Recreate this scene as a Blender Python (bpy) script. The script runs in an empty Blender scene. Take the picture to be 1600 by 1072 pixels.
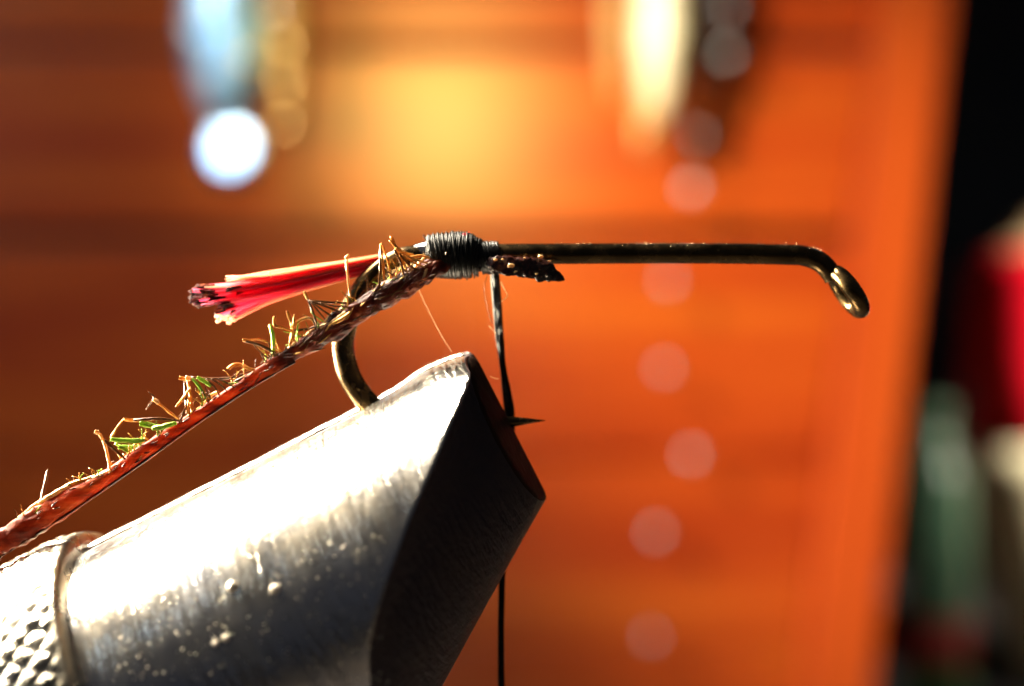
import bpy, math, random
from mathutils import Vector, Matrix, noise

random.seed(11)
S = 0.001                       # everything below is worked out in millimetres
sc = bpy.context.scene
col = sc.collection

# ------------------------------------------------------------------ camera
D = 50.0                        # camera to hook plane (mm)
K = 0.0245                      # mm per photo pixel in the hook plane
F = D / K                       # focal length in photo pixels
cam = bpy.data.cameras.new('camera')
cam.sensor_width = 36.0
cam.lens = 36.0 * F / 1600.0
cam.clip_start = 0.002
cam.clip_end = 20.0
cam.dof.use_dof = True
cam.dof.focus_distance = (D - 1.7) * S
cam.dof.aperture_fstop = cam.lens / 2.25
camo = bpy.data.objects.new('camera', cam)
col.objects.link(camo)
camo.location = (0, -D * S, 0)
camo.rotation_euler = (math.radians(90), 0, 0)
sc.camera = camo

# ------------------------------------------------------------------ light
w = bpy.data.worlds.new('World')
sc.world = w
w.use_nodes = True
w.node_tree.nodes['Background'].inputs[0].default_value = (0.75, 0.80, 1.0, 1)
w.node_tree.nodes['Background'].inputs[1].default_value = 0.03

def aim(o, p):
    o.rotation_euler = (Vector(p) * S - o.location).to_track_quat('-Z', 'Y').to_euler()

def area(name, loc, target, size, power, color, spread=180):
    l = bpy.data.lights.new(name, 'AREA')
    l.shape = 'RECTANGLE'
    l.size, l.size_y = size[0] * S, size[1] * S
    l.energy = power
    l.color = color
    l.spread = math.radians(spread)
    o = bpy.data.objects.new(name, l)
    col.objects.link(o)
    o.location = Vector(loc) * S
    aim(o, target)
    return o

def spot(name, loc, target, half, power, color, radius=20, blend=1.0):
    l = bpy.data.lights.new(name, 'SPOT')
    l.energy = power
    l.color = color
    l.spot_size = math.radians(half * 2)
    l.spot_blend = blend
    l.shadow_soft_size = radius * S
    o = bpy.data.objects.new(name, l)
    col.objects.link(o)
    o.location = Vector(loc) * S
    aim(o, target)
    return o

# window light from high on the left, a little behind the hook
area('window_lamp', (-260, 130, 290), (-6, 0, -2), (210, 240), 3.2, (1.0, 0.88, 0.68), 56)
area('low_window_lamp', (-300, 95, 10), (-6, 0, -2), (70, 260), 2.2, (1.0, 0.86, 0.62), 46)
# added warm spot on the cabinet front, aimed from the upper left
spot('cabinet_spot', (-700, -350, 520), (106, 250, -18), 5.8, 90, (1.0, 0.80, 0.50), 18)
# added spot behind the camera, placed for a yellow sheen in the varnish
spot('sheen_spot', (-42, -230, 135), (-16, 250, 52), 7.5, 6.0, (1.0, 0.80, 0.20), 26)
# added unseen spot to brighten the jars from the right
spot('jar_fill_spot', (480, -200, 250), (190, 360, -15), 8.0, 230, (1.0, 0.9, 0.75), 30)
# added cool panel at the left, placed to glint off the blue lure
area('lure_glint_light', (-520, -140, 260), (-60, 240, 40), (220, 220), 0.085, (0.62, 0.82, 1.0), 34)

sc.view_settings.view_transform = 'Standard'
sc.view_settings.look = 'None'
sc.view_settings.exposure = 0.15
sc.view_settings.gamma = 1
sc.render.engine = 'CYCLES'
sc.cycles.use_denoising = True
sc.cycles.max_bounces = 8

# ------------------------------------------------------------------ helpers
def P(px, py, y=0.0):
    """photo pixel -> point (mm) on the upright plane at depth y"""
    k = (D + y) / F
    return Vector(((px - 800) * k, y, (536 - py) * k))

def tag(o, label=None, cat=None, group=None, kind=None):
    if label: o['label'] = label
    if cat: o['category'] = cat
    if group: o['group'] = group
    if kind: o['kind'] = kind
    return o

def thing(name, loc, label, cat, group=None):
    o = bpy.data.objects.new(name, None)
    o.empty_display_size = 0.002
    col.objects.link(o)
    o.location = Vector(loc) * S
    o['origin_mm'] = tuple(loc)
    return tag(o, label, cat, group)

def mesh(name, V, Fc, mat, parent=None, smooth=True, origin=None, mats=None, fm=None):
    if parent is not None:
        org = Vector(parent['origin_mm'])
    else:
        org = Vector(origin if origin is not None else (0, 0, 0))
    me = bpy.data.meshes.new(name)
    me.from_pydata([tuple((Vector(v) - org) * S) for v in V], [], Fc)
    me.update()
    if mats:
        for m in mats: me.materials.append(m)
        for p, i in zip(me.polygons, fm): p.material_index = i
    else:
        me.materials.append(mat)
    if smooth:
        me.polygons.foreach_set('use_smooth', [True] * len(me.polygons))
    o = bpy.data.objects.new(name, me)
    col.objects.link(o)
    o['origin_mm'] = tuple(org)
    if parent is not None:
        o.parent = parent
    else:
        o.location = org * S
    return o

def catmull(pts, n):
    """pts: tuples of equal length; returns n samples"""
    m = len(pts)
    out = []
    for i in range(n):
        t = i * (m - 1) / (n - 1)
        k = min(int(t), m - 2)
        f = t - k
        p0 = pts[max(k - 1, 0)]; p1 = pts[k]; p2 = pts[k + 1]; p3 = pts[min(k + 2, m - 1)]
        out.append(tuple(0.5 * (2 * b + (c - a) * f + (2 * a - 5 * b + 4 * c - d) * f * f
                   + (3 * b - a - 3 * c + d) * f ** 3) for a, b, c, d in zip(p0, p1, p2, p3)))
    return out

def tube(pts, rad, sides=8, squash=1.0, wob=0.0, wfreq=1.0, seed=0.0, closed=False, up=(0, 1, 0), twist=0.0):
    """verts, faces of a tube; rad list; squash scales along `up`"""
    pts = [Vector(p) for p in pts]
    n = len(pts)
    V, Fc = [], []
    prev = None
    for i, p in enumerate(pts):
        if closed:
            t = pts[(i + 1) % n] - pts[i - 1]
        else:
            t = pts[min(i + 1, n - 1)] - pts[max(i - 1, 0)]
        t.normalize()
        u = Vector(up) if prev is None else prev
        u = u - t * u.dot(t)
        if u.length < 1e-6: u = t.orthogonal()
        u.normalize()
        prev = u.copy()
        v = t.cross(u)
        r = rad[i] if isinstance(rad, (list, tuple)) else rad
        tw = twist * i / max(n - 1, 1)
        for j in range(sides):
            a = 2 * math.pi * j / sides
            q = r
            if wob:
                q *= 1 + wob * noise.noise(Vector((p.x * wfreq + seed, p.z * wfreq + math.cos(a) * 0.9, math.sin(a) * 0.9 + p.y * wfreq)))
            c, s = math.cos(a) * squash, math.sin(a)
            c, s = c * math.cos(tw) - s * math.sin(tw), c * math.sin(tw) + s * math.cos(tw)
            V.append(p + u * (q * c) + v * (q * s))
    segs = n if closed else n - 1
    for i in range(segs):
        for j in range(sides):
            a = i * sides + j; b = i * sides + (j + 1) % sides
            c = ((i + 1) % n) * sides + (j + 1) % sides; d = ((i + 1) % n) * sides + j
            Fc.append((a, b, c, d))
    if not closed:
        Fc.append(tuple(range(sides))[::-1])
        Fc.append(tuple(range((n - 1) * sides, n * sides)))
    return V, Fc

def join(parts):
    V, Fc = [], []
    for v, f in parts:
        o = len(V)
        V += v
        Fc += [tuple(i + o for i in q) for q in f]
    return V, Fc

def lathe(profile, c, axis=(0, 0, 1), seg=32, disp=None):
    """profile: (r, h) list along axis from c"""
    ax = Vector(axis).normalized()
    u = ax.orthogonal().normalized()
    v = ax.cross(u)
    V, Fc = [], []
    for r, h in profile:
        for j in range(seg):
            a = 2 * math.pi * j / seg
            q = r + (disp(h, a) if disp else 0)
            V.append(Vector(c) + ax * h + (u * math.cos(a) + v * math.sin(a)) * q)
    for i in range(len(profile) - 1):
        for j in range(seg):
            Fc.append((i * seg + j, i * seg + (j + 1) % seg, (i + 1) * seg + (j + 1) % seg, (i + 1) * seg + j))
    Fc.append(tuple(range(seg))[::-1])
    Fc.append(tuple(range((len(profile) - 1) * seg, len(profile) * seg)))
    return V, Fc

def prism(poly, y0, y1, bev=0.0):
    """polygon in (x, z), extruded from y0 (front) to y1, with a chamfered front edge"""
    n = len(poly)
    cx = sum(p[0] for p in poly) / n; cz = sum(p[1] for p in poly) / n
    V = []
    rings = []
    def ring(y, ins):
        out = []
        for x, z in poly:
            out.append((x - math.copysign(ins, x - cx), y, z - math.copysign(ins, z - cz)))
        return out
    rr = [ring(y0, bev), ring(y0 + bev, 0), ring(y1, 0)] if bev else [ring(y0, 0), ring(y1, 0)]
    for r in rr: V += r
    Fc = []
    for k in range(len(rr) - 1):
        for i in range(n):
            Fc.append((k * n + i, k * n + (i + 1) % n, (k + 1) * n + (i + 1) % n, (k + 1) * n + i))
    Fc.append(tuple(range(n))[::-1])
    Fc.append(tuple(range((len(rr) - 1) * n, len(rr) * n)))
    return V, Fc

def ball(c, r, sq=(1, 1, 1), seg=16, rings=10, wob=0, seed=0):
    V, Fc = [], []
    c = Vector(c)
    V.append(c + Vector((0, 0, r * sq[2])))
    for i in range(1, rings):
        a = math.pi * i / rings
        for j in range(seg):
            b = 2 * math.pi * j / seg
            d = Vector((math.sin(a) * math.cos(b), math.sin(a) * math.sin(b), math.cos(a)))
            q = r * (1 + (wob * noise.noise(d * 2 + Vector((seed, 0, 0))) if wob else 0))
            V.append(c + Vector((d.x * sq[0], d.y * sq[1], d.z * sq[2])) * q)
    V.append(c - Vector((0, 0, r * sq[2])))
    for j in range(seg):
        Fc.append((0, 1 + j, 1 + (j + 1) % seg))
        b = 1 + (rings - 2) * seg
        Fc.append((len(V) - 1, b + (j + 1) % seg, b + j))
    for i in range(rings - 2):
        for j in range(seg):
            a = 1 + i * seg + j; b = 1 + i * seg + (j + 1) % seg
            Fc.append((a, a + seg, b + seg, b))
    return V, Fc

# ------------------------------------------------------------------ materials
def mat(name, base=(0.5, 0.5, 0.5), rough=0.5, metal=0.0, **kw):
    m = bpy.data.materials.new(name)
    m.use_nodes = True
    b = m.node_tree.nodes['Principled BSDF']
    b.inputs['Base Color'].default_value = (*base, 1)
    b.inputs['Roughness'].default_value = rough
    b.inputs['Metallic'].default_value = metal
    for k, v in kw.items():
        b.inputs[k].default_value = v
    return m

def nodes(m):
    return m.node_tree.nodes, m.node_tree.links, m.node_tree.nodes['Principled BSDF']

def coords(m, scale):
    n, l, b = nodes(m)
    tc = n.new('ShaderNodeTexCoord')
    mp = n.new('ShaderNodeMapping')
    mp.inputs['Scale'].default_value = scale
    l.new(tc.outputs['Object'], mp.inputs['Vector'])
    return mp

def noise_color(m, stops, scale=(1000, 1000, 1000), detail=4, rough=0.6, dist=0.0):
    n, l, b = nodes(m)
    mp = coords(m, scale)
    t = n.new('ShaderNodeTexNoise')
    t.inputs['Scale'].default_value = 1.0
    t.inputs['Detail'].default_value = detail
    t.inputs['Roughness'].default_value = rough
    t.inputs['Distortion'].default_value = dist
    l.new(mp.outputs[0], t.inputs['Vector'])
    r = n.new('ShaderNodeValToRGB')
    while len(r.color_ramp.elements) < len(stops): r.color_ramp.elements.new(0.5)
    for e, (p, c) in zip(r.color_ramp.elements, stops):
        e.position = p
        e.color = (*c, 1)
    l.new(t.outputs['Fac'], r.inputs['Fac'])
    l.new(r.outputs['Color'], b.inputs['Base Color'])
    for q in n:
        if q.type == 'BSDF_TRANSLUCENT': l.new(r.outputs['Color'], q.inputs['Color'])
    return t

def noise_rough(m, lo, hi, scale, detail=4):
    n, l, b = nodes(m)
    mp = coords(m, scale)
    t = n.new('ShaderNodeTexNoise')
    t.inputs['Scale'].default_value = 1.0
    t.inputs['Detail'].default_value = detail
    l.new(mp.outputs[0], t.inputs['Vector'])
    r = n.new('ShaderNodeMapRange')
    r.inputs['From Min'].default_value = 0.3
    r.inputs['From Max'].default_value = 0.7
    r.inputs['To Min'].default_value = lo
    r.inputs['To Max'].default_value = hi
    l.new(t.outputs['Fac'], r.inputs['Value'])
    l.new(r.outputs[0], b.inputs['Roughness'])

def bump(m, scale, strength, dist, detail=4, prev=None):
    n, l, b = nodes(m)
    mp = coords(m, scale)
    t = n.new('ShaderNodeTexNoise')
    t.inputs['Scale'].default_value = 1.0
    t.inputs['Detail'].default_value = detail
    l.new(mp.outputs[0], t.inputs['Vector'])
    bp = n.new('ShaderNodeBump')
    bp.inputs['Strength'].default_value = strength
    bp.inputs['Distance'].default_value = dist
    l.new(t.outputs['Fac'], bp.inputs['Height'])
    if prev: l.new(prev.outputs[0], bp.inputs['Normal'])
    l.new(bp.outputs[0], b.inputs['Normal'])
    return bp

M = {}
m = M['wood'] = mat('orange_wood', rough=0.28, **{'Specular IOR Level': 0.42})
noise_color(m, [(0.28, (0.40, 0.038, 0.006)), (0.5, (0.60, 0.082, 0.010)), (0.74, (0.76, 0.16, 0.014))], (6, 30, 75), 5, 0.55, 0.8)
m = M['wood_light'] = mat('pale_orange_wood', rough=0.4)
noise_color(m, [(0.3, (0.62, 0.08, 0.010)), (0.7, (0.74, 0.12, 0.013))], (70, 30, 6), 4)
m = M['wood_dark'] = mat('shadow_gap_wood', (0.10, 0.030, 0.012), 0.6)
noise_color(m, [(0.3, (0.07, 0.02, 0.01)), (0.7, (0.14, 0.04, 0.015))], (20, 20, 80))
m = M['wall'] = mat('dark_wall', (0.012, 0.011, 0.011), 0.8)
noise_color(m, [(0.3, (0.009, 0.008, 0.008)), (0.7, (0.017, 0.015, 0.014))], (12, 12, 12))
m = M['desk'] = mat('dark_desk', (0.02, 0.012, 0.01), 0.7)
noise_color(m, [(0.3, (0.005, 0.004, 0.004)), (0.7, (0.010, 0.007, 0.006))], (8, 60, 60))

# vise steel: worn, finely ground across the axis, pitted
def steel(name, base, lo, hi, b1=0.35, b2=0.5):
    m = mat(name, base, 0.4, 1.0)
    noise_rough(m, lo, hi, (900, 900, 900), 6)
    noise_color(m, [(0.32, tuple(v * w for v, w in zip(base, (0.80, 0.84, 0.95)))), (0.68, tuple(v * w for v, w in zip(base, (1.08, 1.0, 0.86))))], (420, 420, 420), 4)
    n, l, bs = nodes(m)
    tc = n.new('ShaderNodeTexCoord')
    cb = n.new('ShaderNodeCombineXYZ')
    for k, (v, f) in enumerate((((0.891, 0.0, 0.454), 4200), ((0.454, 0, -0.891), 520), ((0, 1, 0), 520))):
        d = n.new('ShaderNodeVectorMath'); d.operation = 'DOT_PRODUCT'
        d.inputs[1].default_value = [q * f for q in v]
        l.new(tc.outputs['Object'], d.inputs[0])
        l.new(d.outputs['Value'], cb.inputs[k])
    t = n.new('ShaderNodeTexNoise')
    t.inputs['Scale'].default_value = 1.0
    t.inputs['Detail'].default_value = 5
    t.inputs['Distortion'].default_value = 0.4
    l.new(cb.outputs[0], t.inputs['Vector'])
    bp = n.new('ShaderNodeBump')
    bp.inputs['Strength'].default_value = b1
    bp.inputs['Distance'].default_value = 0.00008
    l.new(t.outputs['Fac'], bp.inputs['Height'])
    bump(m, (3500, 3500, 3500), b2, 0.00005, 3, bp)
    return m
M['steel'] = steel('worn_ground_steel', (0.80, 0.77, 0.72), 0.19, 0.25, 1.0, 0.28)
M['steel_tip'] = steel('dark_reflection_steel', (0.060, 0.040, 0.042), 0.34, 0.5, 0.8, 1.0)  # dark base stands in for the dim surroundings mirrored in the bevel
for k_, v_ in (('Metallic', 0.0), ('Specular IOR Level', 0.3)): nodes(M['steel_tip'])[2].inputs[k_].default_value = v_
M['steel_end'] = steel('dark_reflection_end_steel', (0.045, 0.026, 0.020), 0.6, 0.75, 0.8, 1.0)  # dark brown base stands in for reflections on the tip face
for k_, v_ in (('Metallic', 0.0), ('Specular IOR Level', 0.02)): nodes(M['steel_end'])[2].inputs[k_].default_value = v_
M['steel_knurl'] = steel('hammered_collar_steel', (0.46, 0.42, 0.34), 0.22, 0.36, 0.6, 0.8)
M['steel_plain'] = steel('plain_steel', (0.55, 0.53, 0.50), 0.3, 0.45)
M['grit_glints'] = mat('glint_grit', (0.95, 0.86, 0.68), 0.3, 0.6)  # bright beads of grit also stand in for sparkle on the steel
M['drop'] = mat('dried_droplet', (0.75, 0.66, 0.55), 0.12, 0.3)

m = M['bronze'] = mat('bronzed_wire', (0.24, 0.155, 0.07), 0.2, 1.0)
noise_color(m, [(0.35, (0.075, 0.048, 0.022)), (0.65, (0.15, 0.095, 0.04))], (900, 900, 900))
noise_rough(m, 0.18, 0.32, (1800, 1800, 1800))
bump(m, (3500, 3500, 3500), 0.12, 0.00002)
M['gold_speck'] = mat('gold_speck', (0.9, 0.7, 0.45), 0.2, 0.8)

m = M['thread'] = mat('waxed_black_thread', (0.022, 0.020, 0.018), 0.40)
nodes(m)[2].inputs['Specular IOR Level'].default_value = 0.22
noise_color(m, [(0.3, (0.003, 0.003, 0.003)), (0.7, (0.010, 0.009, 0.008))], (2500, 2500, 2500))
m = M['lacquer'] = mat('black_lacquer', (0.008, 0.008, 0.010), 0.10)
bump(m, (1500, 1500, 1500), 0.4, 0.00004)
M['red_bead'] = mat('red_fleck', (0.55, 0.01, 0.03), 0.12)
M['pale_hair'] = mat('pale_hair', (0.85, 0.55, 0.30), 0.35)

def fibre(name, c, trans, rough=0.35, mixf=0.55, clear=0):
    m = mat(name, c, rough)
    n, l, b = nodes(m)
    t = n.new('ShaderNodeBsdfTranslucent')
    t.inputs['Color'].default_value = (*trans, 1)
    mx = n.new('ShaderNodeMixShader')
    mx.inputs[0].default_value = mixf
    out = n['Material Output']
    if clear:
        tb = n.new('ShaderNodeBsdfTransparent')
        tb.inputs['Color'].default_value = (*[0.4 + 0.6 * v for v in trans], 1)
        m2 = n.new('ShaderNodeMixShader')
        m2.inputs[0].default_value = clear
        l.new(mx.outputs[0], m2.inputs[1])
        l.new(tb.outputs[0], m2.inputs[2])
    m['trans'] = trans
    l.new(b.outputs[0], mx.inputs[1])
    l.new(t.outputs[0], mx.inputs[2])
    l.new((m2 if clear else mx).outputs[0], out.inputs['Surface'])
    return m
M['red'] = fibre('red_fibre', (0.90, 0.05, 0.12), (1.0, 0.12, 0.28), 0.5, 0.78, 0.48)
M['pink'] = fibre('pink_fibre', (0.92, 0.20, 0.26), (1.0, 0.34, 0.50), 0.5, 0.78, 0.48)
M['rimlit_fibre'] = fibre('rimlit_gold_fibre', (0.95, 0.52, 0.30), (1.0, 0.66, 0.50), 0.5, 0.68, 0.35)  # backlit rim of the tail put into the fibre colour
M['burnt'] = mat('singed_tip', (0.09, 0.02, 0.02), 0.25)
nodes(M['burnt'])[2].inputs['Roughness'].default_value = 0.4
nodes(M['burnt'])[2].inputs['Specular IOR Level'].default_value = 0.08
noise_color(M['burnt'], [(0.40, (0.02, 0.005, 0.008)), (0.6, (0.14, 0.02, 0.015)), (0.75, (0.60, 0.16, 0.06))], (2600, 2600, 2600))

def herlmat(name, lo, hi):
    m = fibre(name, (0.2, 0.04, 0.01), (0.4, 0.05, 0.01), 0.42, 0.40)
    nodes(m)[2].inputs['Specular IOR Level'].default_value = 0.22
    n, l, b = nodes(m)
    rs = []
    for stops, sc_ in ((lo, (900, 900, 900)), (hi, (500, 500, 2400))):
        mp = coords(m, sc_)
        t = n.new('ShaderNodeTexNoise')
        t.inputs['Scale'].default_value = 1.0
        t.inputs['Detail'].default_value = 5
        t.inputs['Roughness'].default_value = 0.65
        l.new(mp.outputs[0], t.inputs['Vector'])
        r = n.new('ShaderNodeValToRGB')
        while len(r.color_ramp.elements) < len(stops): r.color_ramp.elements.new(0.5)
        for e, (p, c) in zip(r.color_ramp.elements, stops):
            e.position = p
            e.color = (*c, 1)
        l.new(t.outputs['Fac'], r.inputs['Fac'])
        rs.append(r)
    at = n.new('ShaderNodeAttribute')
    at.attribute_name = 'tone'
    mx = n.new('ShaderNodeMix')
    mx.data_type = 'RGBA'
    l.new(at.outputs['Fac'], mx.inputs[0])
    l.new(rs[0].outputs['Color'], mx.inputs[6])
    l.new(rs[1].outputs['Color'], mx.inputs[7])
    l.new(mx.outputs[2], b.inputs['Base Color'])
    for q in n:
        if q.type == 'BSDF_TRANSLUCENT': l.new(mx.outputs[2], q.inputs['Color'])
    bump(m, (2200, 2200, 2200), 0.9, 0.00010)
    return m
DARK = [(0.36, (0.012, 0.004, 0.003)), (0.54, (0.13, 0.020, 0.008)), (0.72, (0.45, 0.11, 0.03))]
REDB = [(0.32, (0.07, 0.010, 0.004)), (0.50, (0.42, 0.060, 0.010)), (0.74, (0.72, 0.20, 0.04))]
M['quill'] = herlmat('red_brown_quill', DARK, REDB)
M['bark'] = M['quill']
M['pinkbrown'] = mat('maroon_flake', (0.10, 0.018, 0.012), 0.35)
M['butt'] = mat('dark_butt_skin', (0.03, 0.01, 0.007), 0.25)
noise_color(M['butt'], [(0.4, (0.006, 0.003, 0.003)), (0.6, (0.045, 0.012, 0.008)), (0.76, (0.25, 0.08, 0.03))], (1100, 1100, 1100), 5)
bump(M['butt'], (2600, 2600, 2600), 0.8, 0.00008)
def barbmat(name, c, t, mt=0.5):
    m = fibre(name, c, t, 0.2, 0.3)
    nodes(m)[2].inputs['Metallic'].default_value = mt
    return m
M['barb_gold'] = barbmat('golden_barb', (0.62, 0.34, 0.09), (0.55, 0.24, 0.05))
M['barb_green'] = barbmat('green_barb', (0.34, 0.50, 0.08), (0.25, 0.36, 0.05))
M['barb_brown'] = barbmat('brown_barb', (0.13, 0.055, 0.02), (0.16, 0.06, 0.02), 0.2)
M['barb_pale'] = barbmat('pale_barb', (0.85, 0.58, 0.28), (0.7, 0.4, 0.15), 0.3)

M['pearl'] = mat('pearl_white', (0.82, 0.88, 0.97), 0.25)
M['glint_mirror'] = mat('glint_mirror', (0.92, 0.90, 0.85), 0.34, 1.0)
M['glint_mirror_amber'] = mat('amber_glint_mirror', (0.85, 0.55, 0.2), 0.34, 1.0)
M['pin_steel'] = mat('pin_steel', (0.5, 0.45, 0.4), 0.3, 1.0)
m = M['blue'] = mat('pale_blue_metal', (0.34, 0.58, 0.80), 0.38, 0.8)
noise_color(m, [(0.35, (0.16, 0.30, 0.42)), (0.65, (0.50, 0.75, 0.95))], (90, 90, 120))
M['bluewhite'] = mat('polished_spoon_metal', (0.52, 0.76, 1.0), 0.30, 1.0)
m = M['amber'] = mat('amber_feather', (0.75, 0.42, 0.12), 0.4)
noise_color(m, [(0.3, (0.60, 0.30, 0.08)), (0.7, (0.85, 0.52, 0.18))], (500, 500, 40))
m = M['cream'] = mat('cream_feather', (0.88, 0.78, 0.52), 0.42, 0.35)
noise_color(m, [(0.3, (0.75, 0.60, 0.34)), (0.7, (0.95, 0.90, 0.68))], (500, 500, 40))
m = M['slate'] = mat('dark_spindle', (0.10, 0.08, 0.08), 0.5)
noise_color(m, [(0.3, (0.05, 0.04, 0.045)), (0.7, (0.16, 0.12, 0.11))], (500, 500, 40))
def speckle(name, c, rough, **kw):
    m = mat(name, c, rough, **kw)
    noise_color(m, [(0.3, tuple(v * 0.82 for v in c)), (0.7, tuple(min(1, v * 1.12) for v in c))], (60, 60, 60))
    return m
M['red_glaze'] = speckle('red_glaze', (0.75, 0.006, 0.02), 0.3)
M['cream_glaze'] = speckle('cream_glaze', (0.82, 0.74, 0.48), 0.3)
M['green_glass'] = speckle('dark_green_glass', (0.05, 0.12, 0.07), 0.3)
M['green_label'] = speckle('green_label', (0.05, 0.22, 0.06), 0.5)
M['red_label'] = speckle('red_label', (0.35, 0.035, 0.03), 0.5)
M['tan'] = speckle('tan_stopper', (0.55, 0.38, 0.20), 0.5)

# ------------------------------------------------------------------ setting
DESK = -110.0
V, Fc = prism([(-900, DESK - 20), (900, DESK - 20), (900, DESK), (-900, DESK)], -600, 700)
tag(mesh('desk', V, Fc, M['desk'], smooth=False), kind='structure')
V, Fc = prism([(-900, DESK), (900, DESK), (900, 900), (-900, 900)], 700, 720)
tag(mesh('wall', V, Fc, M['wall'], smooth=False), kind='structure')

# ------------------------------------------------------------------ wooden cabinet
YB = 250.0
SL = 0.121
def rx(z, x0): return x0 + SL * z           # slanted right-hand side
cab = thing('drawer_cabinet', (-30, YB, DESK), 'orange wooden drawer cabinet with a slanting side behind the vise', 'cabinet')
zt, zb = 128.0, DESK
V, Fc = prism([(-190, zb), (rx(zb, 89.5), zb), (rx(zt, 89.5), zt), (-190, zt)], YB + 4, YB + 120)
mesh('carcass', V, Fc, M['wood_dark'], cab, smooth=False)
V, Fc = prism([(rx(zb, 76), zb), (rx(zb, 91), zb), (rx(zt, 91), zt), (rx(zt, 76), zt)], YB - 1.5, YB + 14, 1.0)
mesh('stile', V, Fc, M['wood_light'], cab, smooth=False)
V, Fc = prism([(-190, zt), (rx(zt, 93), zt), (rx(zt, 93), zt + 8), (-190, zt + 8)], YB - 4, YB + 122, 1.0)
mesh('top_board', V, Fc, M['wood_light'], cab, smooth=False)
for a, b in ((70.0, 124.0), (26.2, 66.8), (-26.0, 22.6), (-68.0, -26.5), (DESK + 4, -68.5)):
    V, Fc = prism([(-184, a), (rx(a, 75), a), (rx(b, 75), b), (-184, b)], YB + (2.0 if a > 60 else 0), YB + 12, 0.7 if a > 20 or b > 20 else 0.25)
    mesh('drawer_front', V, Fc, M['wood'], cab, smooth=False)

# ------------------------------------------------------------------ pins in the drawer fronts
pins = [(1140, 15, 'topmost round pearl pin beside the cream feather lure'),
        (1138, 85, 'round pearl pin to the right of the cream feather lure, second from the top'),
        (1092, 212, 'faint pearl pin just below the dark side of the cream feather lure'),
        (1082, 295, 'bright pearl pin in the drawer, next above the hook shank'),
        (1045, 440, 'pearl pin half hidden by the hook shank'),
        (1040, 577, 'pearl pin in the orange drawer, first one clear below the hook shank'),
        (1082, 712, 'pearl pin standing out of line, second below the hook shank'),
        (1027, 833, 'pearl pin in the orange drawer, third below the hook shank'),
        (1018, 997, 'lowest pearl pin in the orange drawer')]
for i, (px, py, lab) in enumerate(pins):
    y = YB - 9.0
    c = P(px, py, y)
    t = thing('pearl_pin', (c.x, YB, c.z), lab, 'pin', 'pearl pins in the drawer fronts')
    V, Fc = ball(c, (1.45, 1.6, 1.2, 1.7, 1.35, 1.3, 1.4, 1.35, 1.15)[i], seg=14, rings=9)
    mesh('pin_head', V, Fc, M['pearl'], t)
    V, Fc = tube([c + Vector((0, 0.6, 0)), Vector((c.x, YB + 4.0, c.z))], 0.3, 8, up=(1, 0, 0))
    mesh('shaft', V, Fc, M['pin_steel'], t)

# ------------------------------------------------------------------ lures hung on the cabinet
def spindle(px0, py0, px1, py1, y, r, flat=0.45, n=22, ex=0.7, up=(0, 1, 0)):
    a, b = P(px0, py0, y), P(px1, py1, y)
    pts, rad = [], []
    for i in range(n):
        f = i / (n - 1)
        pts.append(a.lerp(b, f))
        rad.append(max(r * math.sin(math.pi * min(max(f, 0.02), 0.98)) ** ex, 0.2))
    return tube(pts, rad, 16, squash=flat, wob=0.12, wfreq=0.15, seed=px0, up=up)

def hanger(t, px, pytop, y, z_pin):
    top = P(px, pytop, y)
    pin = Vector((top.x, YB + 6, z_pin))
    q = [pin, Vector((top.x, y - 2.5, z_pin + 0.5)), Vector((top.x, y - 2.5, z_pin - 2)), Vector((top.x, y, z_pin - 4)), top]
    V, Fc = tube(catmull(q, 24), 0.45, 8, up=(1, 0, 0))
    mesh('wire_hanger', V, Fc, M['pin_steel'], t)

y = YB - 12
t = thing('blue_lure', P(355, 100, y), 'pale blue hanging lure with a shiny white metal disc at its lower end', 'lure')
c = P(361, 232, y - 1)
half = ((Vector((-520, -140, 260)) - c).normalized() + (Vector((0, -D, 0)) - c).normalized()).normalized()
V, Fc = spindle(338, -120, 356, 215, y, 9.5, 0.30, up=half)
mesh('blade', V, Fc, M['blue'], t)
V, Fc = spindle(438, -130, 452, 205, y, 3.4, 0.5)
mesh('amber_feather', V, Fc, M['amber'], t)
V, Fc = spindle(405, -110, 415, 120, y + 2, 4.0, 0.5)
mesh('dark_spindle', V, Fc, M['slate'], t)
V, Fc = lathe([(0.3, -0.9), (5.6, -0.7), (6.7, -0.1), (6.7, 0.1), (4.4, 0.36), (0.3, 0.46)], c, half, 40)
mesh('disc', V, Fc, M['bluewhite'], t)
def glint_mirrors(t, spots, direction):  # added tiny mirrors tilted at a lamp to give bright blur discs
    for bx, by, br, bm in spots:
        V, Fc = lathe([(br * 0.3, -0.25), (br, -0.1), (br, 0.1), (br * 0.6, 0.16), (0.05, 0.18)], P(bx, by, y - 5), direction, 14)
        mesh('glint_mirror', V, Fc, M[bm], t)
glint_mirrors(t, ((388, 92, 1.0, 'glint_mirror_amber'), (302, 50, 0.8, 'glint_mirror'), (342, 18, 1.0, 'glint_mirror'), (330, 110, 0.8, 'glint_mirror'), (424, 12, 0.9, 'glint_mirror'), (446, 70, 1.1, 'glint_mirror_amber'), (444, 130, 1.1, 'glint_mirror_amber'), (442, 195, 1.1, 'glint_mirror_amber')), half)
hanger(t, 370, -60, y, 92)
V, Fc = tube([P(300, -75, y), P(370, -70, y), P(455, -85, y)], 1.0, 10)
mesh('crossbar', V, Fc, M['pin_steel'], t)

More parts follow.
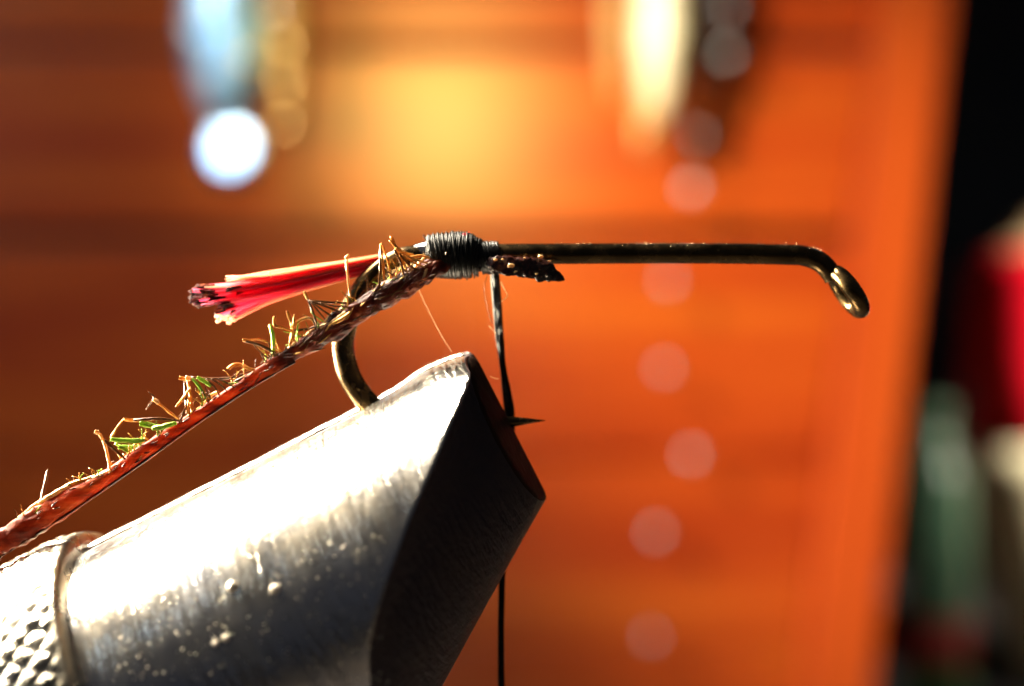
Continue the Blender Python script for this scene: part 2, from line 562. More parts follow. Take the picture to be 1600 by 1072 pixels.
t = thing('cream_feather_lure', P(1020, 100, y), 'cream and amber feather lure hanging in front of the wooden drawers', 'lure')
c = P(1030, 90, y)
half2 = ((Vector((-700, -350, 520)) - c).normalized() + (Vector((0, -D, 0)) - c).normalized()).normalized()
V, Fc = spindle(1030, -150, 1026, 185, y, 5.4, 0.3, ex=0.5, up=half2)
mesh('cream_feather', V, Fc, M['cream'], t)
V, Fc = spindle(962, -140, 965, 160, y + 1, 2.6, 0.5, ex=0.5)
mesh('amber_feather', V, Fc, M['amber'], t)
V, Fc = spindle(1040, 20, 1005, 240, y + 3, 3.4, 0.5)
mesh('amber_feather', V, Fc, M['amber'], t)
V, Fc = spindle(1098, -140, 1094, 140, y + 4, 4.2, 0.5, ex=0.5)  # dark spindle stands in for the shadow right of the lure
mesh('dark_spindle', V, Fc, M['slate'], t)
glint_mirrors(t, ((1024, 60, 0.55, 'glint_mirror'), (1034, 105, 0.6, 'glint_mirror'), (1014, 150, 0.7, 'glint_mirror_amber'), (1004, 205, 0.75, 'glint_mirror_amber'), (970, 50, 0.4, 'glint_mirror_amber'), (972, 120, 0.45, 'glint_mirror_amber'), (1040, 15, 0.5, 'glint_mirror')), half2)
hanger(t, 1030, -80, y, 92)
V, Fc = tube([P(955, -80, y + 1), P(1030, -80, y), P(1105, -85, y + 4)], 1.0, 10)
mesh('crossbar', V, Fc, M['pin_steel'], t)

# ------------------------------------------------------------------ jars beyond the cabinet
y = 360.0
k = (D + y) / F
cx = 1728
c = Vector(((cx - 800) * k, y, DESK))
def zz(py): return (536 - py) * k - DESK
def rr(px): return (cx - px) * k
t = thing('painted_vase', c, 'red and cream painted vase standing beyond the cabinet side', 'vase')
V, Fc = lathe([(rr(1640), 0), (rr(1630), 2), (rr(1600), zz(1060)), (rr(1562), zz(960)), (rr(1530), zz(820)), (rr(1512), zz(740)), (rr(1508), zz(688))], c, seg=40)
mesh('cream_body', V, Fc, M['cream_glaze'], t)
V, Fc = lathe([(rr(1509), zz(688) + 0.05), (rr(1506), zz(684)), (rr(1512), zz(560)), (rr(1520), zz(430)), (rr(1530), zz(402))], c, seg=40)
mesh('red_band', V, Fc, M['red_glaze'], t)
V, Fc = lathe([(rr(1532), zz(402) + 0.05), (rr(1560), zz(390)), (rr(1590), zz(365)), (rr(1600), zz(345)), (rr(1650), zz(335)), (rr(1700), zz(332))], c, seg=40)
mesh('stopper', V, Fc, M['tan'], t)

y = 312.0
k = (D + y) / F
cx = 1462
c = Vector(((cx - 800) * k, y, DESK))
t = thing('green_bottle', c, 'dark green bottle with a red label between cabinet and vase', 'bottle')
prof = [(7, 0), (8.6, 1.0), (8.8, 3), (8.8, zz(760)), (8.0, zz(730)), (5.5, zz(700)), (3.8, zz(680)), (3.6, zz(650)), (4.2, zz(648)), (4.2, zz(630))]
V, Fc = lathe(prof, c, seg=36)
mesh('glass', V, Fc, M['green_glass'], t)
V, Fc = lathe([(8.95, zz(1030)), (8.98, zz(1028)), (8.98, zz(962)), (8.95, zz(960))], c, seg=36)
mesh('red_label', V, Fc, M['red_label'], t)
V, Fc = lathe([(8.95, zz(1100)), (8.98, zz(1098)), (8.98, zz(1034)), (8.95, zz(1032))], c, seg=36)
mesh('green_label', V, Fc, M['green_label'], t)

# ------------------------------------------------------------------ vise
UX = Vector((0.891, 0, 0.454))              # along the jaws towards the tip
DN = Vector((0.454, 0, -0.891))             # across the jaws, downwards
TIP = P(741, 551)
R = 270 * K
def J(a, b, y): return TIP + UX * (a * K) + DN * (b * K) + Vector((0, y * K, 0))   # a, b, y in photo pixels

base_c = J(-1500, 270, 0)
vise = thing('tying_vise', (base_c.x, 0, DESK), 'worn steel fly tying vise with slanting jaws that grip the hook', 'vise')

def lerp_table(tab, x):
    for (x0, v0), (x1, v1) in zip(tab, tab[1:]):
        if x <= x1:
            f = (x - x0) / (x1 - x0)
            return v0 + (v1 - v0) * f
    return tab[-1][1]
crease_pts = catmull([(0, -6), (18, -9), (31, -16), (51, -88), (67, -165), (87.5, -262), (102.4, -309), (140, -380), (180, -430)], 120)
def crease(deg): return lerp_table(crease_pts, deg)

def jaw(side, name, lift, gap, rb, rt):
    NT = 120
    rows = []
    RB, RT = rb, rt
    def row(fn):
        rows.append([fn(math.pi * j / NT, 180.0 * j / NT) for j in range(NT + 1)])
    def tip_pt(th, s, a0):
        r = RT * s
        b = RT - r * math.cos(th); y = r * math.sin(th) * 0.86
        return (a0 - 0.22 * y, b, y)
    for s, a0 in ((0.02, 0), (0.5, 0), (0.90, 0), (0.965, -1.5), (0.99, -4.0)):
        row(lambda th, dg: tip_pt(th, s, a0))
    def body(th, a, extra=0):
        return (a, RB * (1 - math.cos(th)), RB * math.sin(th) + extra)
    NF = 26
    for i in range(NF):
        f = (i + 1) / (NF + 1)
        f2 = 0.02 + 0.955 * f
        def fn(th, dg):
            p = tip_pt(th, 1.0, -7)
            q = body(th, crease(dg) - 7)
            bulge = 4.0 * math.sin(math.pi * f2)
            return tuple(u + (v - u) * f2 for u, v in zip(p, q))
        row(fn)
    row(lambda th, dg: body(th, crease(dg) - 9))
    row(lambda th, dg: body(th, crease(dg) - 17))
    NB = 150
    for i in range(1, NB + 1):
        f = i / NB
        row(lambda th, dg: body(th, (crease(dg) - 17) + (-720 - crease(dg) + 17) * f))
    V, Fc, fm = [], [], []
    for r in rows:
        for j, (a, b, y) in enumerate(r):
            # slight wear: hump near the tip on the top edge, lumpy surface
            edge = math.exp(-(b / 26.0) ** 2)
            hump = -9 * edge * math.exp(-((a + 75) / 60.0) ** 2) + 6 * edge * math.exp(-(a / 14.0) ** 2)
            nz = noise.noise(Vector((a * 0.02, b * 0.02, y * 0.02 + side * 7)))
            n2 = noise.noise(Vector((a * 0.09, b * 0.09, y * 0.09 + side * 3)))
            bb = b + hump - lift + edge * (2.2 * nz + 0.9 * n2) + {0: 7.0, 1: 2.2, 2: 0.6}.get(j, 0)
            yy = y + gap
            V.append(J(a + 0.8 * n2, bb, yy * side))
    W = NT + 1
    for i in range(len(rows) - 1):
        for j in range(NT):
            f = (i * W + j, i * W + j + 1, (i + 1) * W + j + 1, (i + 1) * W + j)
            Fc.append(f if side < 0 else f[::-1])
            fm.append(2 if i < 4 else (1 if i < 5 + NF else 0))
    # flat meeting face
    left = [i * W for i in range(len(rows))]
    right = [i * W + NT for i in range(len(rows))]
    for i in range(len(rows) - 1):
        f = (left[i], left[i + 1], right[i + 1], right[i])
        Fc.append(f if side < 0 else f[::-1]); fm.append(1)
    last = (len(rows) - 1) * W
    f = tuple(range(last, last + W))
    Fc.append(f if side < 0 else f[::-1]); fm.append(0)
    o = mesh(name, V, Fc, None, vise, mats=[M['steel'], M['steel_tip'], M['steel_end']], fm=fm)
    o.data.polygons.foreach_set('use_smooth', [len(p.vertices) == 4 and p.index < (len(rows) - 1) * NT for p in o.data.polygons])
    o.data.update()
    return o
front_jaw = jaw(-1, 'front_jaw', 0, 3, 270, 128)
rear_jaw = jaw(1, 'rear_jaw', 8, 3, 270, 128)

# small droplets, and grit that also imitates sparkle of the front jaw
def on_jaw(px, py):
    """point where the pixel's ray meets the front jaw's round body"""
    o = Vector((0, -D, 0)); d = (P(px, py) - o)
    ax0 = J(0, 270, -3)
    for i in range(1400, 2001):
        p = o + d * (i / 2000.0)
        q = p - ax0
        q = q - UX * q.dot(UX)
        if q.length <= R + 0.006: return p
    return None
for px, py, r in ((364, 917, 0.26), (430, 921, 0.22), (352, 998, 0.16), (337, 1005, 0.14)):
    p = on_jaw(px, py)
    if p:
        V, Fc = ball(p, r * 0.8, (1, 0.7, 1), 14, 9, 0.15, px)
        mesh('droplet', V, Fc, M['drop'], vise)
parts = []
for i in range(1500):
    px = random.uniform(130, 640); py = random.uniform(640, 1066)
    if py < 1010 - 0.42 * (px - 120) : continue
    p = on_jaw(px, py)
    if p is None: continue
    if (p - TIP).dot(UX) / K > crease(100) + 8 and px > 600: continue
    parts.append(ball(p, random.choice((0.008, 0.010, 0.012, 0.016, 0.020, 0.030)) * random.uniform(0.7, 1.2), (1, 0.8, 1), 5, 4))
V, Fc = join(parts)
tag(mesh('grit_glints', V, Fc, M['grit_glints'], vise), kind='stuff')

# collar with a hammered knurl
ax0 = J(0, 270, 0)
def knurl(h, a):
    hp = -h / K
    if hp < 686: return 0
    s1 = math.sin(a * 30 + hp * 0.075 + 1.4 * noise.noise(Vector((hp * 0.02, a * 3, 0))))
    s2 = math.sin(a * 30 - hp * 0.075 + 1.4 * noise.noise(Vector((hp * 0.02, a * 3, 5))))
    f = min(1, (hp - 686) / 8.0)
    return (4.6 * (min(abs(s1), abs(s2)) - 0.45) + 2.0 * noise.noise(Vector((hp * 0.05, a * 9, 2)))) * K * f
prof = [(R * 0.55, -664 * K), (R * 0.93, -664 * K), (R * 0.97, -672 * K)]
prof = [(R * 0.95, -710 * K), (R * 0.95, -678 * K), (R + 20 * K, -678 * K), (R + 28 * K, -680 * K), (R + 31 * K, -685 * K)]
for i in range(180):
    prof.append((R + (31 + min(i, 16) * 0.4) * K, -(690 + i * 2.0) * K))
prof += [(R + 24 * K, -1054 * K), (R * 0.9, -1056 * K)]
V, Fc = lathe(prof, ax0, UX, 420, knurl)
mesh('collar', V, Fc, M['steel_knurl'], vise)
V, Fc = lathe([(R * 0.9, -1700 * K), (R * 0.94, -1698 * K), (R * 0.94, -1030 * K), (R * 0.6, -1028 * K)], ax0, UX, 48)
mesh('barrel', V, Fc, M['steel_plain'], vise)
V, Fc = lathe([(4.2, 0), (4.2, -DESK + base_c.z)], Vector((base_c.x, 0, DESK)), (0, 0, 1), 32)
mesh('stem', V, Fc, M['steel_plain'], vise)
V, Fc = lathe([(34, 0), (35, 1), (35, 9), (33.5, 10.5), (7, 11)], Vector((base_c.x, 0, DESK)), (0, 0, 1), 64)
mesh('base', V, Fc, M['steel_plain'], vise)

# ------------------------------------------------------------------ hook
hp = [(1303, 436, 15), (1296, 424, 15.5), (1280, 409, 16), (1256, 400, 16), (1225, 398, 16), (1160, 396.5, 16), (1080, 396, 16), (1000, 396, 16), (900, 396.5, 16),
      (800, 397, 16), (720, 398, 16), (660, 399, 16.5), (620, 407, 17), (585, 431, 17.5), (557, 467, 18), (540, 510, 18), (537, 552, 18),
      (550, 595, 18), (580, 634, 17.5), (625, 664, 16.5), (680, 676, 15), (735, 669, 12.5), (778, 661, 9.5), (800, 659, 8.2), (825, 657.8, 4.6), (852, 657, 0.5)]
sm = catmull(hp, 240)
hook = thing('fish_hook', P(680, 690), 'dark bronze long-shank fish hook clamped in the vise jaws', 'fish hook')
V, Fc = tube([P(a, b) for a, b, r in sm], [max(r, 0.4) * K for a, b, r in sm], 20)
mesh('wire', V, Fc, M['bronze'], hook)
# eye: ring seen nearly edge on
ec = P(1325, 456)
e1 = Vector((0.56, 0, -0.83)); e2 = Vector((-0.03, 1.0, -0.02)); e2 = (e2 - e1 * e2.dot(e1)).normalized()
ring = []
for i in range(56):
    a = 2 * math.pi * i / 56
    ring.append(ec + e1 * (34 * K * math.cos(a)) + e2 * (27 * K * math.sin(a)))
V, Fc = tube(ring, 13.5 * K, 18, closed=True)
mesh('eye', V, Fc, M['bronze'], hook)
parts = []
for i in range(46):
    px = random.uniform(860, 1290)
    cy = 396 if px < 1230 else 396 + (px - 1230) ** 2 * 0.004
    ph = random.choice([random.uniform(0.05, 0.35), random.uniform(0.05, 1.3)])
    q = P(px, cy) + Vector((0, -math.sin(ph), math.cos(ph))) * (16 * K)
    parts.append(ball(q, random.uniform(0.008, 0.020), seg=6, rings=4))
V, Fc = join(parts)
tag(mesh('dust', V, Fc, M['gold_speck'], hook), kind='stuff')

# ------------------------------------------------------------------ thread: underbody, wraps, hanging end
thr = thing('tying_thread', P(725, 435), 'black waxed tying thread wound round the hook shank and hanging down', 'thread')
# envelope of the wrapped body: (x, top, bottom)
env = [(630, 392, 398), (640, 384, 406), (655, 377, 414), (667, 371, 424), (690, 367, 432), (715, 364, 433), (735, 366, 432), (750, 376, 428), (765, 378, 425), (782, 379, 416), (790, 382, 412)]
es = catmull(env, 80)
def envat(px):
    for (x0, t0, b0), (x1, t1, b1) in zip(es, es[1:]):
        if px <= x1:
            f = (px - x0) / (x1 - x0)
            return t0 + (t1 - t0) * f, b0 + (b1 - b0) * f
    return es[-1][1:]
V, Fc = tube([P(x, (tt + bb) / 2) for x, tt, bb in es], [max((bb - tt) / 2 - 2.0, 2) * K for x, tt, bb in es], 28, squash=0.86, wob=0.06, wfreq=2)
mesh('underbody', V, Fc, M['lacquer'], thr)
def coil(x0, x1, n, lean, layer, r):
    pts = []
    N = n * 26
    for i in range(N + 1):
        f = i / N
        a = 2 * math.pi * n * f
        px = x0 + (x1 - x0) * f + 3.6 * noise.noise(Vector((f * n * 0.7, layer, 1)))
        tt, bb = envat(px)
        rad = (bb - tt) / 2 + layer + 2.0 * noise.noise(Vector((a * 0.35, layer, 7)))
        cy = (tt + bb) / 2
        pz = cy - rad * math.cos(a)
        ly = -rad * 0.88 * math.sin(a)
        pts.append(P(px + lean * math.cos(a), pz) + Vector((0, ly * K, 0)))
    return tube(pts, r * K, 7, up=(1, 0, 0))
parts = [coil(668, 746, 27, 2.0, 0.2, 1.6), coil(745, 668, 21, -4.5, 1.2, 1.35), coil(670, 724, 13, 5, 2.0, 1.2), coil(724, 672, 7, -9, 2.6, 1.1)]
V, Fc = join(parts)
mesh('wrap', V, Fc, M['thread'], thr)
parts = [coil(750, 784, 14, -5, 0.2, 1.5), coil(783, 752, 10, -9, 1.1, 1.3)]
V, Fc = join(parts)
mesh('wrap', V, Fc, M['thread'], thr)
parts = [coil(722, 760, 8, 9, -3.5, 1.6)]
V, Fc = join(parts)
mesh('wrap', V, Fc, M['thread'], thr)
# hanging end: a flat sheaf of fine filaments passing behind the jaws
spine = [(771, 412, 5.5), (773, 440, 6.2), (776, 480, 6.6), (780, 530, 5.4), (785, 575, 5.0), (790, 610, 7.0), (794, 645, 8.8), (795, 690, 7.5), (791, 760, 5), (786, 860, 4), (784, 930, 3.6), (783, 1000, 3.6), (783, 1110, 3.6), (783, 1300, 3.6)]
for i in range(13):
    u = (i / 12.0) * 2 - 1
    q = []
    for kx, (px, py, hw) in enumerate(spine):
        wv = 1.5 * noise.noise(Vector((py * 0.02, i * 3.3, 0)))
        yy = 0.34 + (0.10 * math.sin(i * 2.4 + py * 0.02)) + min(max((py - 440) / 200.0, 0), 1) * 0.55
        q.append(tuple(P(px + hw * 1.0 * math.sin(u * 1.45 + py * 0.004 * (0.3 if py < 650 else 0)) + wv, py, yy)))
    cm = catmull(q, 110)
    V, Fc = tube(cm, (1.75 if i % 3 else 1.2) * K, 6, wob=0.4, wfreq=3, seed=i)
    mesh('filament', V, Fc, M['thread'], thr)
for q in ([(762, 430), (757, 445), (758, 465), (764, 490), (769, 505)],
          [(782, 440), (788, 452), (793, 460), (790, 466), (783, 471)],
          [(764, 509), (770, 515), (775, 521)], [(766, 588), (772, 591), (779, 592)]):
    V, Fc = tube(catmull([tuple(P(a, b, 0.1)) for a, b in q], 18), 0.55 * K, 5)
    mesh('stray_filament', V, Fc, M['pale_hair'] if q[0][0] != 762 else M['barb_brown'], thr)
# lacquer beads and flecks on the wraps
for px, py, yy, r, mm in ((725, 369, -0.35, 5.2, 'red_bead'), (733, 365, -0.1, 2.6, 'red_bead'), (697, 396, -0.83, 1.8, 'gold_speck'), (717, 363, -0.2, 2.2, 'lacquer')):
    V, Fc = ball(P(px, py, yy), r * K, (1, 0.8, 0.8), 14, 9, 0.3, px)
    mesh('lacquer_bead', V, Fc, M[mm], thr)

# fine loose hair from the herl to the jaw
V, Fc = tube(catmull([tuple(P(a, b, -0.1)) for a, b in ((654, 452), (664, 474), (680, 506), (693, 530), (706, 550))], 24), 0.32 * K, 5)
tag(mesh('loose_hair', V, Fc, M['pale_hair'], origin=P(706, 550)), 'single fine pale hair running from the herl down to the jaw', 'hair')

# ------------------------------------------------------------------ red tail
tail = thing('red_fibre_tail', P(650, 402), 'bundle of glowing red and pink fibres tied in as the tail', 'tail')
tips = []
for i in range(120):
    v = random.uniform(-1, 1) if i > 12 else -1 + 2 * i / 12.0       # -1 top, 1 bottom of the bundle
    if v < -0.6:
        tx, ty = random.uniform(352, 378), 434 + random.uniform(-3, 6)
    elif v < 0.1:
        tx, ty = random.uniform(298, 372), 446 + (v + 0.6) * 22 + random.uniform(-4, 4)
    elif v < 0.6:
        tx, ty = random.uniform(298, 350), 468 + (v - 0.1) * 22 + random.uniform(-4, 4)
    else:
        tx, ty = random.uniform(338, 366), 488 + (v - 0.6) * 34 + random.uniform(-4, 4)
    d = random.uniform(-1, 1)
    yb = d * 0.16 + 0.02
    yt = d * 0.34 - 0.05
    by = 402 + v * 10
    mx, my = 537, 423 + v * 15
    q = [(662, by - 2, yb * 0.7), (610, 408 + v * 12, yb), (mx, my, yb + (yt - yb) * 0.3),
         (430, 447 + v * 21 + random.uniform(-3.5, 3.5), yb + (yt - yb) * 0.65), (tx, ty, yt)]
    cm = catmull([tuple(P(a, b, c)) for a, b, c in q], 34)
    rad = [K * (1.5 if f < 31 else (1.7 - 0.4 * (f - 30))) * (1 + 0.15 * math.sin(f * 0.7 + i)) for f in range(34)]
    mm = M['red']
    rnd = random.random()
    if v < -0.78 or v > 0.93: mm = M['rimlit_fibre']
    elif v < -0.2: mm = M['pink'] if rnd < 0.75 else (M['rimlit_fibre'] if rnd < 0.85 else M['red'])
    elif rnd < 0.5: mm = M['pink']
    V, Fc = tube(cm, rad, 7, wob=0.3, wfreq=2, seed=i)
    s = mesh('strand', V, Fc, mm, tail)
    if -0.62 < v < 0.7 and random.random() < 0.6:
        tp = Vector(cm[-1]); td = (Vector(cm[-1]) - Vector(cm[-4])).normalized()
        L = random.uniform(8, 30) * K
        prt = []
        for e in range(3):
            sw = Vector((0, random.uniform(-3, 3), random.uniform(-4, 4))) * K
            q = [tp - td * L * 0.9, tp - td * L * 0.3 + sw * 0.5, tp + td * L * random.uniform(0.0, 0.3) + sw]
            prt.append(tube(catmull([tuple(a) for a in q], 9), [K * r * 0.75 for r in (1.6, 2.2, 2.4, 2.2, 2.5, 2.1, 2.2, 1.6, 0.5)], 6, wob=0.7, wfreq=9, seed=i + e * 7))
        V, Fc = join(prt)
        mesh('singed_tip', V, Fc, M['burnt'], s)
    elif v > 0.7:
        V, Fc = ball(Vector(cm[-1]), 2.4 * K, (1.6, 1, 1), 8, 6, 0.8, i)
        mesh('curled_tip', V, Fc, M['rimlit_fibre'], s)
V, Fc = tube(catmull([tuple(P(a, b, -0.9)) for a, b in ((419, 424), (421, 428), (424, 433))], 6), 0.8 * K, 5)
mesh('stray_fibre', V, Fc, M['pale_hair'], tail)

# ------------------------------------------------------------------ peacock herl
herl = thing('peacock_herl', P(660, 440, -0.8), 'red-brown peacock herl quill with sparse green and gold barbs', 'herl')
qp = [(-80, 895, 21, -1.0), (0, 848, 20, -1.0), (60, 812, 18.5, -1.0), (120, 776, 16, -1.0), (170, 745, 13, -1.0), (220, 711, 12, -1.0), (300, 656, 10.2, -1.0), (370, 609, 9.8, -1.0),
      (420, 576, 12, -1.0), (460, 552, 13, -0.98), (505, 524, 15.5, -0.95), (550, 494, 17, -0.92), (600, 463, 17.5, -0.88), (640, 440, 17, -0.84), (672, 422, 16, -0.70), (700, 410, 12, -0.55)]
q = catmull(qp, 170)
q = catmull(qp, 420)
V, Fc = tube([P(a, b, d) for a, b, r, d in q], [r * K for a, b, r, d in q], 26, squash=0.6, wob=0.22, wfreq=0.9)
VV = []
for i, v in enumerate(V):
    px, pr = q[i // 26][0], q[i // 26][2]
    amp = 0.05 + 0.13 * min(max((px - 400) / 80.0, 0), 1) + 0.10 * min(max((120 - px) / 60.0, 0), 1)
    ctr = P(q[i // 26][0], q[i // 26][1], q[i // 26][3])
    VV.append(ctr + (v - ctr) * (1 + amp * 2 * noise.noise(Vector((v.x * 2.2 + v.z * 1.1, v.y * 6, (v.z - 0.6 * v.x) * 6)))))
quill = mesh('quill', VV, Fc, M['quill'], herl)
at = quill.data.attributes.new('tone', 'FLOAT', 'POINT')
for i in range(len(VV)):
    px = q[i // 26][0]
    at.data[i].value = min(max((455 - px) / 70.0, 0), 1) * min(max((px - 20) / 130.0, 0.3), 1)
q = catmull(qp, 170)
# pale rib along the underside
V, Fc = tube([P(a + r * 0.5, b + r * 0.78, d - 0.1) for a, b, r, d in q if a < 455], 2.2 * K, 7)
mesh('rib', V, Fc, M['quill'], herl)
# cut butt end on the far side of the wraps
tg = catmull([(762, 408, 7), (772, 413, 13), (785, 414, 15), (805, 416, 14), (830, 419, 16), (852, 424, 17), (864, 430, 11), (882, 437, 1.5)], 110)
V, Fc = tube([P(a, b, -0.62) for a, b, r in tg], [r * K for a, b, r in tg], 26, squash=0.40, wob=0.24, wfreq=3.2, seed=4)
V = [v + Vector((0, 1, 1)) * (0.07 * noise.noise(v * 6)) for v in V]
mesh('cut_end', V, Fc, M['butt'], herl)
for px, py, r in ((798, 415, 4), (774, 406, 2.4), (845, 401, 3.4), (785, 405, 1.6), (820, 403, 1.6), (838, 428, 1.6), (806, 424, 1.8), (858, 408, 1.8)):
    V, Fc = ball(P(px, py, -0.86), r * K, (1.4, 0.6, 0.8), 9, 6, 0.5, px)
    mesh('flake', V, Fc, M['barb_pale'], herl)

barbs = [
 ('pale', 3.4, [(4, 838), (22, 818), (48, 795), (70, 778)]), ('pale', 3.6, [(60, 786), (95, 766), (120, 754)]), ('gold', 3.8, [(75, 780), (100, 762), (133, 750), (171, 738)]),
 ('brown', 2.2, [(64, 782), (70, 756), (75, 733)]), ('pale', 4.5, [(140, 752), (160, 742), (184, 732)]), ('gold', 3, [(120, 770), (150, 752), (180, 728)]),
 ('pale', 2.8, [(152, 673), (163, 692), (168, 712), (172, 738)]), ('pale', 3.6, [(148, 674), (156, 677)]), ('brown', 2.2, [(163, 688), (178, 702), (196, 718)]),
 ('gold', 1.6, [(174, 682), (183, 668), (193, 655)]), ('gold', 2.8, [(193, 655), (209, 657), (240, 655)]), ('brown', 2.4, [(209, 657), (245, 654), (284, 658)]),
 ('green', 5.0, [(218, 662), (234, 664), (250, 669)]), ('green', 4.2, [(238, 670), (258, 667), (276, 660)]), ('green', 4.0, [(172, 686), (198, 689), (226, 688)]),
 ('green', 4.4, [(185, 698), (202, 700), (222, 700)]), ('green', 2.4, [(180, 692), (200, 706), (216, 706)]), ('brown', 1.4, [(228, 640), (240, 622), (232, 612)]),
 ('pale', 3.8, [(240, 624), (248, 630)]), ('gold', 2.0, [(246, 629), (260, 640), (280, 656)]), ('pale', 4.0, [(290, 590), (298, 592)]), ('gold', 3.0, [(280, 590), (294, 593)]),
 ('gold', 2.2, [(292, 590), (297, 615), (300, 648)]), ('gold', 2.2, [(298, 606), (286, 622), (275, 636)]), ('brown', 2.0, [(288, 596), (290, 620), (292, 648)]), ('gold', 2.0, [(296, 620), (294, 636), (296, 650)]),
 ('brown', 2.2, [(298, 590), (330, 592), (362, 590), (392, 580)]), ('green', 3.0, [(308, 589), (322, 598), (330, 604)]), ('green', 2.4, [(300, 592), (312, 604), (322, 624)]), ('brown', 1.5, [(322, 592), (336, 606), (345, 622)]),
 ('brown', 1.5, [(330, 592), (346, 602), (356, 614)]), ('brown', 1.4, [(340, 592), (354, 598), (368, 606)]), ('brown', 1.4, [(310, 600), (318, 616), (326, 630)]), ('gold', 2.8, [(318, 634), (330, 618), (342, 612)]),
 ('gold', 1.8, [(306, 610), (318, 618), (330, 628)]), ('gold', 3.0, [(356, 577), (364, 571), (376, 570), (392, 577), (408, 581)]), ('brown', 2.0, [(360, 600), (384, 588), (408, 580)]),
 ('green', 3.4, [(421, 507), (427, 530), (426, 566)]), ('brown', 2.4, [(382, 533), (402, 538), (420, 546), (436, 556)]), ('gold', 2.6, [(379, 531), (392, 533)]), ('gold', 1.6, [(390, 532), (405, 530), (420, 536)]),
 ('gold', 2.4, [(429, 494), (429, 508), (442, 512), (456, 517)]), ('gold', 3.0, [(448, 486), (455, 504), (457, 520), (450, 550)]), ('gold', 1.8, [(460, 491), (458, 510), (453, 530)]),
 ('gold', 2.4, [(457, 510), (470, 500), (484, 497), (497, 506)]), ('pale', 4.2, [(500, 506), (489, 516), (480, 524)]), ('gold', 2.8, [(482, 524), (468, 534), (450, 548)]), ('pale', 2.8, [(446, 560), (452, 546), (460, 536)]),
 ('brown', 2.0, [(460, 516), (480, 514), (500, 508)]), ('gold', 2.6, [(475, 456), (481, 468)]), ('brown', 2.2, [(481, 468), (488, 486), (496, 510)]), ('brown', 2.0, [(482, 470), (514, 472), (550, 474)]),
 ('brown', 1.6, [(486, 471), (512, 480), (538, 490)]), ('brown', 1.5, [(486, 472), (506, 486), (526, 500)]), ('brown', 1.4, [(486, 473), (502, 492), (514, 506)]), ('brown', 1.5, [(500, 474), (524, 478), (546, 480)]),
 ('pale', 4.0, [(500, 512), (524, 500), (540, 488)]), ('pale', 2.2, [(541, 401), (543, 430), (547, 464)]), ('pale', 2.8, [(540, 404), (545, 398)]),
 ('gold', 2.0, [(594, 382), (598, 410), (600, 438)]), ('brown', 2.2, [(594, 390), (594, 420), (592, 446), (584, 458)]), ('gold', 1.8, [(596, 380), (606, 408), (612, 446)]), ('gold', 2.4, [(611, 369), (620, 390), (636, 424)]),
 ('gold', 2.8, [(609, 375), (626, 392), (648, 400)]), ('gold', 2.2, [(618, 388), (640, 402), (668, 412)]), ('gold', 1.8, [(622, 394), (636, 412), (652, 424)]), ('brown', 1.8, [(624, 396), (642, 416), (660, 424)]),
 ('gold', 1.8, [(628, 398), (646, 410), (664, 418)]), ('brown', 1.8, [(616, 390), (626, 410), (632, 432)]), ('gold', 1.6, [(624, 400), (628, 416), (630, 430)]), ('pale', 2.4, [(662, 416), (656, 428), (650, 440)]),
 ('pale', 2.0, [(668, 416), (664, 428), (660, 440)]), ('pale', 3.0, [(600, 452), (612, 446), (628, 436)]), ('pale', 2.2, [(586, 462), (594, 452), (600, 440)]), ('gold', 2.6, [(560, 474), (574, 466), (590, 460)]),
 ('pale', 2.4, [(640, 424), (652, 414), (664, 402)]), ('gold', 2.2, [(640, 402), (660, 400), (672, 404)]), ('gold', 2.6, [(520, 506), (534, 498), (548, 488)]),
]
for i, (c, r, pts) in enumerate(barbs):
    d0 = -1.0 + random.uniform(-0.25, 0.2)
    q = [tuple(P(a, b, d0 + 0.25 * noise.noise(Vector((a * 0.05, b * 0.05, i))))) for a, b in pts]
    n = 14
    rad = [K * r * (0.62 + 0.38 * math.sin(math.pi * (0.15 + 0.8 * f / (n - 1)))) for f in range(n)]
    V, Fc = tube(catmull(q, n), rad, 7, squash=0.5, wob=0.5, wfreq=5, seed=i)
    mesh('barb', V, Fc, M['barb_' + c], herl)
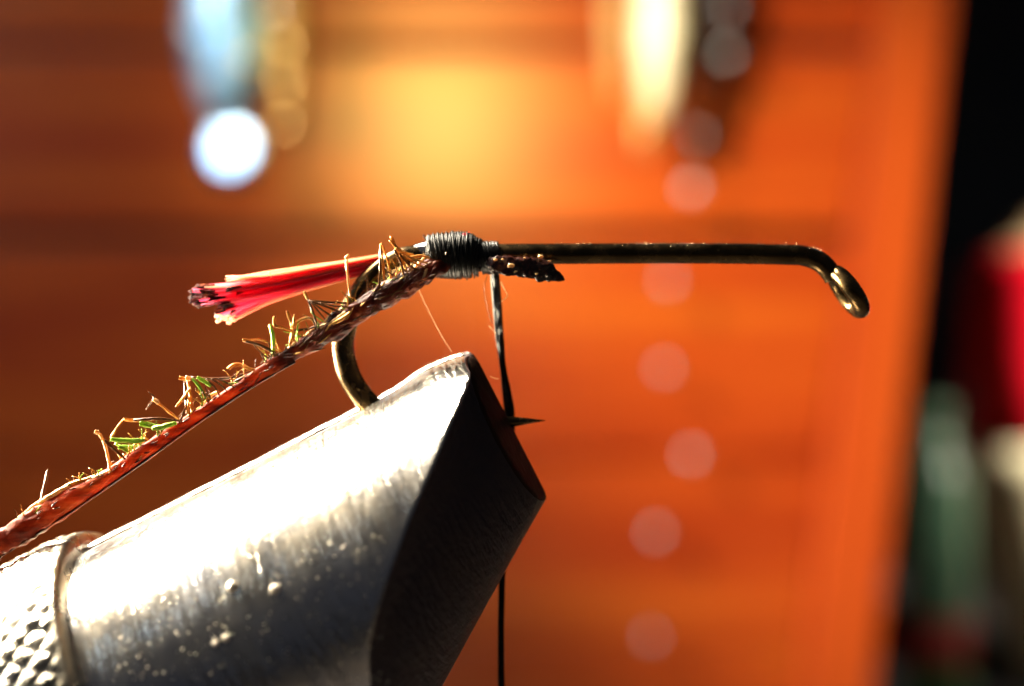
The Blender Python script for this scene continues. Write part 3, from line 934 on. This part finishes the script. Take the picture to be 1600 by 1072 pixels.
# short stubs and flakes along the quill
for i in range(150):
    f = random.random() if i < 60 else random.uniform(0.62, 0.96)
    a, b, r, d = q0 = catmull(qp, 170)[int(8 + f * 150)]
    ux, uy = -0.56, -0.83
    s = random.uniform(-0.85, 0.95)
    p0 = (a + ux * r * s, b + uy * r * s)
    L = random.uniform(8, 22) * (1.3 if a > 430 else 0.7)
    ang = random.uniform(-0.5, 0.45)
    dx, dy = math.cos(-0.6 + ang), math.sin(-0.6 + ang)
    dep = d - 0.6 * r * K * math.sqrt(max(0, 1 - s * s)) - 0.01
    pts = [tuple(P(p0[0] + dx * L * t_, p0[1] + dy * L * t_, dep - 0.05 * t_)) for t_ in (0, 0.5, 1)]
    V, Fc = tube(catmull(pts, 6), [K * v * 0.5 for v in (1.0, 2.2, 2.9, 2.5, 1.6, 0.5)], 6, squash=0.4, wob=0.4, wfreq=5, seed=i)
    mesh('barb_stub', V, Fc, M[random.choice(['barb_gold', 'barb_brown', 'bark', 'quill', 'quill', 'quill', 'barb_brown', 'pinkbrown'])], herl)

# fine barbs in loose clumps along the upper edge
qs = catmull(qp, 400)
clumps = [60, 120, 165, 205, 255, 300, 335, 380, 428, 452, 486, 520, 555, 598, 625]
for i in range(130):
    cx = random.choice(clumps) + random.gauss(0, 12)
    a, b, r, d = min(qs, key=lambda k_: abs(k_[0] - cx))
    p0 = (a - 0.5 * r, b - 0.75 * r)
    L = random.uniform(8, 34) * (0.7 if cx < 200 else 1)
    ang = random.gauss(-1.9, 0.7)
    bend = random.uniform(-1.1, 1.1)
    pts = []
    x_, y_ = p0
    dep = d + random.uniform(-0.25, 0.25)
    for k_ in range(5):
        pts.append(tuple(P(x_, y_, dep + random.uniform(-0.03, 0.03))))
        x_ += math.cos(ang) * L / 4; y_ += math.sin(ang) * L / 4
        ang += bend / 3
    V, Fc = tube(catmull(pts, 10), [K * v * random.uniform(0.7, 1.2) for v in (1.5, 1.4, 1.3, 1.2, 1.2, 1.1, 1.0, 0.9, 0.7, 0.3)], 5, squash=0.6)
    mesh('fine_barb', V, Fc, M[random.choice(['barb_gold', 'barb_brown', 'barb_brown', 'barb_green', 'barb_gold'])], herl)
